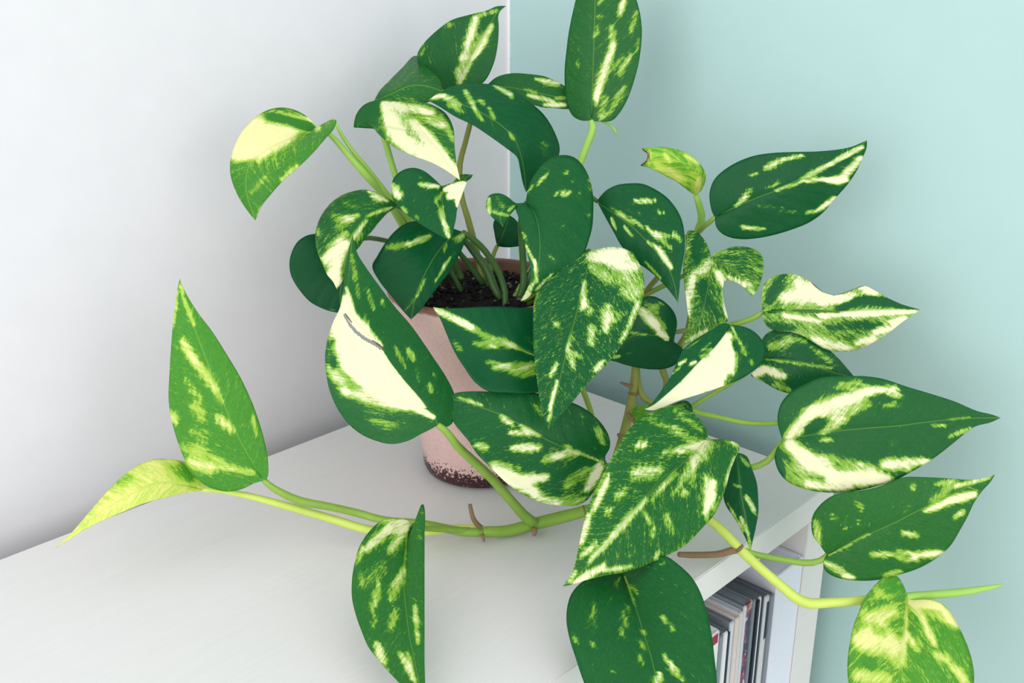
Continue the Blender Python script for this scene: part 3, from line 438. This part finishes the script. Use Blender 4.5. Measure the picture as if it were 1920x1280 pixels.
('bottom_dark',None,[((1166,1074),(1245,1420),[(1188,1127),(1206,1184),(1221,1232),(1232,1280),(1241,1341)],[(1131,1077),(1096,1088),(1074,1109),(1065,1131),(1062,1162),(1068,1197),(1079,1232),(1092,1271),(1109,1311),(1144,1355),(1193,1394)],[(1197,1061),(1223,1046),(1247,1042),(1271,1057),(1298,1083),(1315,1114),(1326,1149),(1335,1193),(1340,1236),(1344,1280),(1339,1324),(1315,1372),(1280,1403)],(0.5,0.42,0.006,0.004,0.012))],(0.02,0.2,0.08,1.1),[(1077,1193,1079,1206,6.1,0.6,0),(1109,1206,1112,1210,5.3,0.5,0),(1175,1136,1168,1193,6.1,0.45,0),(1206,1184,1201,1250,4.4,0.6,0),(1236,1263,1232,1289,7.0,1.0,0),(1241,1153,1263,1184,4.4,0.7,0),(1245,1228,1280,1276,5.3,0.75,0),(1184,1096,1197,1114,5.3,0.4,0),(1114,1131,1109,1175,9.6,0.28,0),(1151,1254,1149,1258,4.4,0.5,0),(1171,1079,1193,1136,2.6,0.6,0),(1241,1053,1245,1057,4.4,0.4,0),(1153,1101,1162,1083,4.4,0.4,0),(1254,1241,1263,1263,6.1,0.4,0)],[],[],1),
('large_right','largest leaf on the right, dark green with broad cream bands',[((1468,826),(1876,783),[(1522,815),(1576,807),(1630,802),(1684,798),(1737,791),(1809,784)],[(1464,815),(1459,797),(1458,779),(1464,757),(1482,735),(1511,719),(1540,707),(1576,705),(1619,705),(1655,710),(1701,725),(1748,739),(1791,753),(1831,770),(1860,777)],[(1459,836),(1453,851),(1454,868),(1464,890),(1482,906),(1511,917),(1540,922),(1568,923),(1604,920),(1640,912),(1676,901),(1705,886),(1741,865),(1766,847),(1791,827),(1817,806),(1831,798),(1856,792)],(0.553,0.525,0.006,0.004,0.008))],(-0.02,0.2,0.1,1.4),[(1479,818,1525,771,12.2,0.9,0),(1518,775,1583,750,14.4,0.95,0),(1576,753,1633,732,10.1,1.0,0),(1626,734,1680,728,5.8,1.1,0),(1568,725,1612,716,6.5,0.6,0),(1561,782,1626,757,10.1,0.6,0),(1540,811,1583,786,7.2,0.7,0),(1515,804,1540,789,5.8,-0.9,0),(1669,739,1691,741,4.3,0.8,0),(1655,762,1684,757,4.3,0.5,0),(1482,833,1518,868,12.9,1.0,0),(1511,861,1561,890,15.8,1.1,0),(1561,894,1662,897,12.9,1.2,0),(1468,876,1511,908,18.0,0.55,0),(1515,908,1590,915,8.6,0.9,0),(1655,868,1741,865,7.9,0.95,0),(1658,876,1705,879,7.2,0.7,0),(1612,872,1640,879,7.2,0.6,0),(1540,854,1612,872,7.2,0.5,0),(1453,847,1468,890,5.0,-0.8,0),(1468,836,1479,840,10.8,0.4,0),(1536,822,1565,827,2.9,0.7,0),(1540,897,1547,894,5.8,-0.5,0),(1662,886,1694,883,5.8,-0.3,0),(1748,797,1773,798,2.9,0.6,0),(1777,786,1820,782,2.9,0.4,0),(1781,818,1820,802,4.3,0.55,0),(1669,833,1684,829,3.6,0.3,0)],[],[],1),
('lower_right',None,[((1552,1039),(1865,890),[(1583,1023),(1630,1001),(1676,980),(1719,958),(1763,937),(1809,915),(1845,899)],[(1546,1034),(1536,1019),(1525,1005),(1521,984),(1524,966),(1536,948),(1554,933),(1576,924),(1612,920),(1648,912),(1676,900),(1698,894),(1727,894),(1773,896),(1813,899),(1842,897)],[(1545,1048),(1544,1063),(1554,1075),(1576,1084),(1612,1088),(1648,1086),(1684,1077),(1719,1066),(1752,1048),(1781,1023),(1799,994),(1813,969),(1827,940),(1842,919),(1856,904)],(0.545,0.525,0.004,0.008,0.008))],(0.04,0.25,0.2,1.2),[(1529,976,1536,1019,7.9,0.55,0),(1561,962,1565,976,4.3,0.45,0),(1608,940,1612,955,4.3,0.55,0),(1586,984,1583,991,3.6,0.5,0),(1608,976,1612,984,3.6,0.5,0),(1709,908,1712,919,5.0,0.6,0),(1755,908,1791,901,5.8,0.55,0),(1748,937,1791,908,7.9,0.45,0),(1737,957,1784,937,7.2,0.95,0),(1781,937,1827,926,8.6,1.0,0),(1791,912,1856,894,5.0,0.7,0),(1791,969,1806,958,6.5,0.7,0),(1691,998,1719,1003,5.0,0.85,0),(1633,1039,1705,1037,5.8,0.7,0),(1712,1041,1766,1036,7.2,0.95,0),(1684,1048,1719,1048,5.0,0.5,0),(1547,1055,1590,1077,7.2,0.65,0),(1583,1079,1604,1082,4.3,0.9,0),(1655,1081,1691,1070,5.0,0.6,0),(1705,948,1694,962,2.9,0.4,0),(1554,1041,1633,1000,2.2,0.6,0)],[],[],1),
('bottom_right','yellow and green leaf hanging over the blue wall at the bottom',[((1701,1121),(1682,1392),[(1700,1152),(1697,1188),(1693,1230),(1691,1266),(1687,1324)],[(1697,1106),(1687,1086),(1679,1078),(1663,1078),(1650,1087),(1634,1104),(1620,1122),(1611,1145),(1601,1170),(1595,1197),(1590,1230),(1589,1257),(1591,1280),(1599,1307),(1617,1335),(1645,1367)],[(1709,1125),(1727,1124),(1750,1125),(1769,1133),(1785,1152),(1796,1172),(1808,1197),(1817,1220),(1824,1248),(1826,1271),(1821,1298),(1801,1330),(1755,1365)],(0.545,0.515,0.006,0.006,0.01))],(0.24,0.15,0.75,1.3),[(1627,1156,1672,1147,16.0,0.6,0),(1608,1197,1640,1188,16.0,0.6,0),(1617,1209,1686,1207,18.3,0.5,0),(1654,1170,1686,1243,13.7,0.4,0),(1608,1266,1663,1273,13.7,0.5,0),(1627,1239,1636,1252,11.5,-0.3,0),(1640,1106,1663,1120,6.9,0.3,0),(1629,1138,1663,1129,6.0,-0.35,0),(1668,1090,1677,1101,9.2,-0.2,0),(1711,1126,1760,1136,9.2,0.95,0),(1760,1136,1794,1172,7.8,0.85,0),(1707,1129,1730,1156,7.8,0.6,0),(1730,1161,1753,1207,5.5,0.75,0),(1755,1225,1776,1239,6.0,0.55,0),(1787,1250,1810,1278,6.0,0.65,0),(1701,1129,1694,1243,3.2,0.6,0),(1702,1188,1718,1220,3.7,0.6,0),(1640,1179,1656,1188,9.2,-0.4,0),(1750,1152,1778,1165,6.0,0.3,0)],[],[],1),
('edge_small',None,[((1382,849),(1407,1039),[(1385,886),(1390,930),(1399,978),(1405,1013)],[(1377,864),(1365,895),(1357,930),(1363,950),(1376,969),(1389,991),(1400,1013),(1405,1029)],[(1389,850),(1400,856),(1409,878),(1418,904),(1421,934),(1421,961),(1416,991),(1409,1022)],(0.55,0.54,0.006,0.01,0.004))],(-0.08,0.3,0.0),[(1389,856,1403,873,7.0,0.5,0),(1376,908,1389,913,4.4,0.6,0),(1398,930,1414,956,6.1,0.85,0),(1389,969,1403,1000,5.3,0.75,0),(1365,943,1394,996,3.5,0.6,0),(1403,1004,1407,1035,4.4,0.6,0),(1409,956,1418,965,4.4,0.5,0)],[],[],1),
('front_upright',None,[((494,900),(337,523),[(469,859),(443,811),(417,749),(391,684),(369,627),(348,570)],[(474,907),(452,917),(426,921),(399,916),(378,905),(360,885),(343,854),(329,815),(320,780),(316,745),(318,697),(321,649),(325,601),(330,561),(334,537)],[(501,896),(503,872),(498,837),(489,802),(474,758),(452,710),(426,666),(399,623),(369,583),(349,550),(341,533)],(0.538,0.53,-0.006,0.016,0.006))],(0.12,0.12,0.72,1.2),[(343,640,364,675,7.9,0.8,0),(364,675,404,728,7.9,0.7,0),(404,728,417,754,5.3,0.5,0),(408,784,437,806,6.1,0.95,0),(321,780,329,789,9.6,0.7,0),(364,758,378,780,11.4,0.5,0),(356,863,395,881,11.4,0.7,0),(395,872,474,885,7.0,0.55,0),(369,841,413,868,14.9,0.3,0),(325,609,332,544,4.4,0.5,0),(343,557,364,609,4.4,0.5,0),(347,710,378,749,4.4,0.4,0),(474,780,480,815,4.4,0.4,0),(360,806,386,824,8.8,0.3,0),(338,833,378,850,11.4,0.25,0),(338,535,343,548,4.4,0.6,0)],[],[],1),
('yellow_low','young yellow leaf, lowest on the left',[((386,919),(104,1026),[(343,909),(299,905),(255,922),(189,960),(137,1001)],[(382,896),(364,876),(343,865),(316,861),(286,862),(259,872),(229,894),(198,925),(172,955),(146,986),(124,1010)],[(369,921),(343,925),(308,933),(268,944),(229,960),(194,975),(154,995),(128,1012)],(0.538,0.51,0.01,-0.004,0.008))],(0.86,0.0,1.0),[(211,911,246,894,12.3,-0.35,0),(325,876,360,894,17.5,-0.35,0),(343,872,364,911,13.1,-0.3,0),(255,920,189,955,13.1,0.15,0)],[],[],1),
('bottom_left','leaf hanging in front of the shelf, its right lobe seen edge-on',[((774,983),(796,1327),[(764,1018),(759,1055),(758,1099),(762,1146),(768,1192),(778,1239),(787,1283)],[(763,975),(743,971),(724,972),(709,980),(690,999),(674,1024),(665,1055),(660,1086),(660,1121),(667,1152),(678,1183),(690,1211),(709,1236),(731,1261),(752,1283),(778,1308)],[(780,977),(785,964),(789,948),(793,944),(796,952),(797,974),(796,1005),(796,1068),(796,1130),(796,1192),(796,1239),(797,1286)],(0.52,0.43,0.002,0.022,0.006))],(0.07,0.4,0.25,1.3),[(765,980,728,992,11.2,0.8,0),(728,992,687,1030,9.4,0.8,0),(762,989,731,1033,6.9,0.75,0),(702,974,759,977,5.0,0.5,0),(681,1027,668,1055,5.0,0.6,0),(756,1068,731,1124,6.9,0.65,0),(712,1092,699,1146,5.6,0.65,0),(718,1058,687,1092,9.4,0.35,0),(743,1142,731,1180,5.6,0.55,0),(707,1208,718,1239,8.1,0.85,0),(778,1136,784,1205,5.0,0.6,0),(752,1227,778,1277,6.2,0.7,0),(765,1224,771,1255,4.4,0.5,0),(702,1155,699,1180,3.8,0.4,0),(790,1011,781,1005,3.1,0.4,0),(762,986,759,1099,1.2,0.4,0),(674,1068,681,1105,6.2,0.25,0),(721,1249,731,1261,3.8,0.3,0)],[],[],1),
('sliver',None,[((1299,767),(1242,766),[(1282,763),(1263,763)],[(1294,757),(1284,751),(1267,756),(1253,762)],[(1297,774),(1282,772),(1263,769)],(0.553,0.548,0.004,0.0,0.0))],(0.0,0.9,0.0),[(1258,762,1282,759,3.3,0.4,0)],[],[],1),
('sheath','pale green unfurled leaf sheath on the rear vine',[((1185,771),(1222,763),[(1197,767),(1211,765)],[(1191,763),(1202,759),(1212,759)],[(1192,792),(1197,793),(1208,780),(1216,771)],(0.585,0.575,0.0,0.006,0.002))],(0.2,0.0,0.95),[],[],[],1)]

def seg_field(px, py, strokes, S=None):
    f = np.zeros_like(px)
    for x0, y0, x1, y1, w, k, half in strokes:        # half: -1 left of the midrib only, 1 right only, 0 both
        dx, dy = x1-x0, y1-y0; L2 = dx*dx+dy*dy+1e-9
        u = np.clip(((px-x0)*dx+(py-y0)*dy)/L2, 0, 1)
        taper = .55+.45*np.sin(np.pi*np.clip(u*.8+.1, 0, 1))
        d = np.hypot(px-x0-u*dx, py-y0-u*dy)/(max(w, 2.0)*1.02*taper)
        g = k*np.clip(1-d*d, 0, 1)**.8 *.90 + k*.24*np.clip(1-(d/2.0)**2, 0, 1)
        if half: g = np.where(S*half >= -.02, g, 0)
        f = np.where(k < 0, f+g, np.where(g > 0, f+g*(1-.6*np.clip(f, 0, 1)), f))
    return f

LEAF = {}
def make_leaf(idx, key, label, patches, var, strokes, brown, holes, res):
    V = []; F = []; A = []; B = []
    nt = int(64*res); ns = int(14*res)
    rng = np.random.default_rng(100+idx)
    ph = rng.uniform(0, 6.28, 4)
    for base, tip, mid, Lm, Rm, (db, dt, tl, tr, arch) in patches:
        M = curve([base]+mid+[tip], nt+1); E = [curve([base]+e+[tip], nt+1) for e in (Lm, Rm)]
        t = np.linspace(0, 1, nt+1)
        wd = [np.linalg.norm(e-M, axis=1) for e in E]; wmax = max(w.max() for w in wd)
        length = np.linalg.norm(np.diff(M, axis=0), axis=1).sum()
        off = len(V); rows = 2*ns+1
        s = np.linspace(-1, 1, rows)
        S, Tt = np.meshgrid(s, t)
        a = np.abs(S)[..., None]
        P = np.where((S < 0)[..., None], M[:, None]+(E[0]-M)[:, None]*a, M[:, None]+(E[1]-M)[:, None]*a)
        loc = np.where(S < 0, wd[0][:, None], wd[1][:, None])*np.abs(S)/wmax
        side = np.where(S < 0, tl, tr)
        d = db+(dt-db)*Tt+side*loc**1.35-arch*np.sin(np.pi*Tt)
        d = d+.0010*np.sin(6.28*2.6*Tt+ph[0]+S*1.2)*loc**2+.0007*np.clip(1-np.abs(S)*ns/2, 0, 1)*(1-Tt)
        px, py = P[..., 0], P[..., 1]
        W = at(px, py, d)
        mm = .60/FPX*1000
        sd = np.sign(S)*np.where(S < 0, wd[0][:, None], wd[1][:, None])*np.abs(S)*mm
        u = Tt*length*mm-1.15*np.abs(sd)+ph[1]*20+np.where(S < 0, 37.0, 0.0)
        wf = var[3] if len(var) > 3 else 1.0
        fld = var[0]+seg_field(px, py, [(*q[:4], q[4]*wf, q[5], q[6]) for q in strokes], S)
        if var[1] > .45: fld = fld+.30*np.abs(S)**20*(.4+.6*np.sin(9*Tt+ph[2])**2)
        br = seg_field(px, py, brown) if brown else np.zeros_like(px)
        V += list(W.reshape(-1, 3))
        A += list(np.stack([fld, np.full_like(px, var[1]), np.full_like(px, var[2]), br], -1).reshape(-1, 4))
        B += list(np.stack([u, sd, np.full_like(px, idx*7.3)], -1).reshape(-1, 3))
        drop = np.zeros(px.shape, bool)
        for x0, y0, x1, y1, w in holes:
            dx, dy = x1-x0, y1-y0; q = np.clip(((px-x0)*dx+(py-y0)*dy)/(dx*dx+dy*dy), 0, 1)
            drop |= np.hypot(px-x0-q*dx, py-y0-q*dy) < w*.8
        for i in range(nt):
            for k in range(rows-1):
                if holes and (drop[i, k] or drop[i+1, k+1] or drop[i+1, k] or drop[i, k+1]): continue
                F.append((off+i*rows+k, off+(i+1)*rows+k, off+(i+1)*rows+k+1, off+i*rows+k+1))
    V = np.array(V)
    o = mesh_obj('leaf', V, F, M_LEAF, plant, origin=V[0])
    me = o.data
    va = me.attributes.new('var', 'FLOAT_COLOR', 'POINT'); va.data.foreach_set('color', np.array(A, np.float32).ravel())
    ve = me.attributes.new('vein', 'FLOAT_VECTOR', 'POINT'); ve.data.foreach_set('vector', np.array(B, np.float32).ravel())
    md = o.modifiers.new('thickness', 'SOLIDIFY'); md.thickness = .0005; md.offset = 0
    if label: o['label'] = label
    LEAF[key] = o
for i, L in enumerate(LEAVES):
    make_leaf(i, *L)

# ---------------------------------------------------------------- stems
def petiole(key, mat, pts): return tube('petiole', pts, mat, LEAF[key], 10)
def vine(mat, pts, label=None):
    o = tube('vine', pts, mat, plant, 14, .003)
    if label: o['label'] = label
    return o
def root(parent, pts): return tube('aerial_root', pts, M_ROOT, parent, 8, .002)
def node(parent, x, y, d, r, ang, mat):
    c = np.array([math.cos(ang), math.sin(ang)])
    return tube('node_ring', [(x-2.2*c[0], y-2.2*c[1], d, r*.96), (x, y, d, r*1.10), (x+2.2*c[0], y+2.2*c[1], d, r*.96)], mat, parent, 14)

# front vine, from the pot along the shelf
v1 = vine(M_STEM, [(985, 560, .606, 8), (1015, 545, .590, 8), (1040, 580, .566, 9), (1050, 660, .564, 9), (1050, 760, .569, 10), (1085, 860, .574, 11), (1122, 925, .582, 11), (1118, 948, .583, 11), (1095, 958, .582, 11), (1046, 971, .581, 11.5), (1002, 982, .579, 11.5), (952, 995, .575, 11), (906, 997, .571, 10.5)], 'thick green vine lying on the bookcase top')
node(v1, 1002, 982, .579, 11.5, 2.9, M_STEMP); node(v1, 909, 997, .571, 10.5, 3.0, M_STEMP); node(v1, 1096, 958, .582, 11, 2.85, M_ROOT)
root(v1, [(901, 988, .566, 5), (894, 982, .564, 5), (886, 968, .562, 4.5), (881, 946, .560, 4)])
root(v1, [(905, 1003, .567, 4), (907, 1011, .566, 3), (907, 1015, .566, 2)])
root(v1, [(1002, 990, .574, 5), (1002, 998, .573, 5), (1001, 1004, .573, 3)])
petiole('big_twisted', M_STEM, [(1000, 980, .576, 11), (985, 968, .573, 10), (960, 940, .564, 9), (925, 900, .556, 9), (890, 866, .545, 8.5), (858, 836, .534, 8), (836, 808, .527, 7), (821, 796, .526, 6)])
petiole('front_upright', M_STEM, [(906, 997, .570, 9), (870, 997, .568, 8.5), (820, 987, .564, 8), (790, 981, .561, 7.5), (720, 975, .556, 7.5), (672, 962, .558, 7.5), (620, 950, .553, 7.5), (560, 938, .547, 8), (525, 922, .542, 7), (506, 910, .540, 6), (494, 899, .539, 5)])
petiole('yellow_low', M_STEMY, [(905, 992, .571, 8), (850, 991, .571, 8), (800, 996, .568, 9), (740, 999, .564, 9), (690, 993, .559, 8.5), (620, 972, .558, 8), (540, 949, .550, 7.5), (460, 928, .543, 6), (410, 919, .540, 5), (380, 918, .538, 5)])
petiole('bottom_left', M_STEM, [(774, 984, .521, 4), (790, 990, .545, 5), (830, 992, .559, 6), (880, 994, .569, 6)])
petiole('lower_centre', M_STEM, [(1138, 872, .541, 5), (1146, 885, .550, 5), (1148, 920, .559, 6), (1135, 945, .576, 7)])

# right vine, over the front of the bookcase
v2 = vine(M_STEMY, [(1205, 830, .590, 8), (1260, 900, .575, 8), (1310, 955, .556, 8), (1332, 975, .550, 8.5), (1357, 997, .545, 9), (1389, 1031, .540, 9.5), (1426, 1065, .536, 9), (1466, 1099, .535, 9.5), (1490, 1119, .535, 10), (1514, 1130, .536, 10), (1560, 1129, .538, 9), (1620, 1125, .542, 8.5), (1700, 1119, .547, 8)], 'lime vine trailing over the front edge of the bookcase')
node(v2, 1386, 1028, .5395, 9.5, .8, M_ROOT)
root(v2, [(1384, 1030, .540, 7), (1368, 1033, .541, 7), (1350, 1038, .543, 6.5), (1320, 1040, .546, 6), (1294, 1040, .548, 6), (1272, 1039, .550, 5)])
nb = tube('unfurling_leaf', [(1690, 1119, .546, 8), (1720, 1117, .547, 8.5), (1770, 1113, .548, 8), (1815, 1108, .548, 7), (1850, 1102, .547, 5), (1880, 1096, .546, 2)], M_STEMP, plant, 10)
nb['label'] = 'pale green unfurled leaf tip pointing right'
petiole('lower_right', M_STEM, [(1389, 1030, .540, 7), (1410, 1038, .541, 6.5), (1440, 1044, .543, 6), (1480, 1051, .545, 6), (1510, 1055, .546, 6.5), (1535, 1052, .546, 6), (1551, 1041, .546, 5)])
petiole('bottom_right', M_STEMP, [(1701, 1121, .546, 6), (1690, 1119, .547, 7), (1670, 1122, .546, 7)])
petiole('large_right', M_STEM, [(1466, 828, .554, 4), (1454, 846, .556, 6), (1441, 862, .558, 6), (1424, 872, .560, 6), (1404, 877, .562, 6), (1370, 880, .566, 6), (1320, 900, .570, 6)])
petiole('edge_small', M_STEM, [(1382, 850, .551, 3), (1370, 852, .556, 4), (1340, 870, .566, 5), (1300, 905, .572, 5)])
petiole('big_front', M_STEM, [(1326, 824, .533, 5), (1322, 832, .545, 6), (1300, 860, .568, 7), (1270, 890, .575, 7)])
petiole('bottom_dark', M_STEMD, [(1166, 1073, .501, 4), (1175, 1050, .515, 5), (1200, 1000, .540, 5), (1240, 930, .570, 6)])

# rear vine, standing behind on the right
v3 = vine(M_STEMO, [(1030, 545, .612, 7), (1060, 515, .606, 7), (1130, 560, .598, 7), (1180, 630, .594, 8), (1192, 680, .592, 8), (1189, 724, .592, 8.5), (1183, 759, .593, 9), (1175, 794, .593, 9), (1166, 828, .593, 9), (1150, 880, .592, 9)], 'olive vine standing behind the large front leaf')
node(v3, 1187, 738, .592, 9, 1.75, M_ROOT)
root(v3, [(1184, 724, .588, 4), (1174, 721, .587, 3.5), (1164, 717, .586, 2)])
root(v3, [(1166, 818, .588, 4), (1162, 817, .587, 4), (1159, 814, .586, 3)])
root(v3, [(1176, 774, .586, 3), (1184, 784, .585, 3), (1191, 795, .584, 3)])
v4 = vine(M_STEMO, [(1195, 690, .594, 5), (1198, 722, .592, 5), (1206, 744, .590, 6), (1224, 756, .588, 6), (1260, 770, .584, 6), (1300, 772, .580, 5)])
v5 = vine(M_STEMO, [(1290, 440, .606, 6), (1300, 520, .600, 6), (1290, 618, .598, 6), (1265, 660, .598, 7), (1242, 690, .600, 7), (1250, 715, .600, 6), (1244, 740, .598, 6)])
petiole('white_green', M_STEM, [(1369, 609, .553, 4), (1350, 640, .565, 5), (1300, 700, .585, 6), (1240, 750, .592, 6)])
petiole('sheath', M_STEMO, [(1186, 771, .586, 5), (1183, 775, .588, 6), (1181, 780, .590, 6)])
petiole('dark_right_behind', M_STEM, [(1434, 672, .573, 3), (1400, 700, .578, 4), (1373, 717, .582, 4), (1345, 733, .585, 4), (1310, 754, .588, 4.5), (1290, 768, .590, 5)])
petiole('sliver', M_STEM, [(1297, 767, .554, 2.5), (1306, 772, .560, 5), (1345, 781, .566, 5), (1396, 792, .568, 5), (1431, 794, .566, 5), (1460, 793, .560, 4.5)])
petiole('bitten_cream', M_STEM, [(1431, 584, .571, 3.5), (1420, 592, .573, 5), (1395, 603, .576, 5), (1367, 610, .580, 5), (1320, 640, .588, 5)])
petiole('lobed_torn', M_STEM, [(1335, 484, .581, 3), (1325, 500, .592, 4), (1305, 540, .600, 5)])
petiole('behind_right', M_STEMO, [(1262, 638, .581, 3), (1262, 625, .586, 4), (1275, 621, .592, 4.5), (1292, 619, .598, 5)])
petiole('bitten_young', M_STEMP, [(1305, 366, .591, 5), (1311, 385, .594, 6.5), (1316, 408, .598, 7), (1311, 425, .602, 7), (1302, 450, .606, 7)])
petiole('upper_right', M_STEM, [(1341, 407, .576, 4), (1333, 414, .580, 5), (1320, 424, .588, 5.5), (1308, 436, .600, 6)])
tube('petiole', [(1208, 551, .598, 5), (1220, 535, .592, 5), (1233, 520, .585, 5), (1245, 500, .580, 4)], M_STEMO, v3)
tube('petiole', [(1205, 556, .598, 5), (1225, 545, .594, 5), (1247, 534, .590, 5), (1285, 515, .590, 4)], M_STEM, v3)
tube('petiole', [(1080, 690, .590, 5), (1092, 728, .580, 5.5), (1101, 752, .580, 5.5), (1110, 778, .580, 5)], M_STEM, v3)

# stems rising from the soil
SD = .620
petiole('far_left', M_STEMP, [(605, 241, .577, 4), (622, 255, .578, 5), (655, 293, .584, 6), (690, 332, .592, 7.5), (722, 368, .604, 7.5), (750, 412, .612, 8), (780, 470, .618, 8), (797, 530, .622, 7)])
tube('petiole', [(624, 219, .580, 1), (632, 237, .581, 3), (655, 275, .586, 4), (690, 318, .594, 5), (728, 366, .602, 5), (765, 414, .614, 6), (788, 470, .620, 6), (800, 530, .624, 7)], M_STEMP, plant)['label'] = 'thin green leaf sheath rising left of the pot'
petiole('folded_top_left', M_STEMP, [(716, 250, .606, 4), (721, 262, .607, 6), (731, 295, .608, 6), (741, 328, .610, 6), (765, 400, .614, 6), (800, 470, .618, 6), (815, 530, SD, 6)])
petiole('dark_arching', M_STEMO, [(886, 215, .610, 4), (881, 234, .612, 5), (873, 265, .614, 5), (862, 310, .616, 5.5), (866, 370, .616, 5.5), (877, 409, .616, 6), (888, 449, .617, 6), (897, 485, .618, 6), (905, 530, SD, 7)])
petiole('top_back', M_STEMO, [(858, 161, .647, 4), (874, 200, .640, 4), (881, 234, .634, 4), (866, 290, .632, 4), (861, 325, .630, 4), (868, 380, .628, 4), (880, 430, .627, 4), (905, 530, .626, 5)])
petiole('back_right_top', M_STEMO, [(914, 159, .649, 4), (895, 200, .646, 4), (881, 236, .642, 4), (867, 290, .639, 4), (861, 325, .637, 4), (868, 380, .635, 4), (882, 435, .632, 4), (908, 530, .628, 5)])
petiole('tall_upright', M_STEMP, [(1109, 226, .629, 6), (1112, 240, .629, 7), (1103, 266, .629, 7), (1089, 302, .629, 7), (1060, 390, .628, 7), (1000, 500, .626, 7), (965, 560, SD, 7)])
petiole('tall_upright', M_STEMP, [(1128, 228, .631, 1.5), (1140, 232, .631, 2), (1148, 238, .631, 2.5), (1154, 246, .631, 2.5), (1156, 253, .631, 1.5)])
petiole('dark_centre_right', M_STEMD, [(1119, 377, .579, 4), (1108, 371, .584, 5), (1070, 390, .595, 5), (1010, 480, .612, 6), (975, 560, .618, 6)])
petiole('centre_dark', M_STEMD, [(986, 380, .563, 4), (984, 395, .575, 5), (978, 446, .606, 6.5), (981, 491, .612, 6.5), (982, 527, .614, 7), (974, 557, .612, 7)])
petiole('centre_speckled', M_STEMD, [(1105, 470, .554, 4), (1085, 480, .568, 5), (1030, 530, .595, 6), (990, 572, .606, 6)])
petiole('dark_small_back', M_STEMO, [(932, 461, .641, 4), (926, 475, .640, 4), (922, 492, .638, 4), (916, 535, .632, 4)])
petiole('dark_over_rim', M_STEMD, [(868, 435, .592, 5), (884, 446, .596, 6), (905, 465, .600, 6), (922, 488, .604, 6), (937, 515, .607, 6), (947, 547, .608, 6), (947, 575, .606, 6)])
petiole('cupped_upper_left', M_STEMD, [(828, 350, .574, 3), (832, 400, .590, 4), (845, 450, .602, 5), (875, 490, .612, 5), (905, 530, .618, 6)])
petiole('arched_left', M_STEMD, [(746, 387, .577, 4), (790, 410, .594, 5), (868, 448, .608, 6), (892, 477, .612, 7), (912, 503, .614, 8), (925, 535, .614, 8), (938, 560, .612, 6)])
petiole('round_far_left', M_STEMD, [(665, 452, .599, 4), (683, 446, .599, 4.5), (723, 451, .600, 4.5), (780, 470, .606, 5), (840, 500, .616, 5), (865, 545, .620, 5)])
petiole('over_pot', M_STEMD, [(1040, 679, .549, 4), (1050, 660, .560, 5), (1030, 610, .578, 6), (1000, 580, .594, 6)])
tube('petiole', [(852, 470, .622, 5), (858, 500, .620, 5), (866, 522, .618, 6)], M_STEMD, plant)
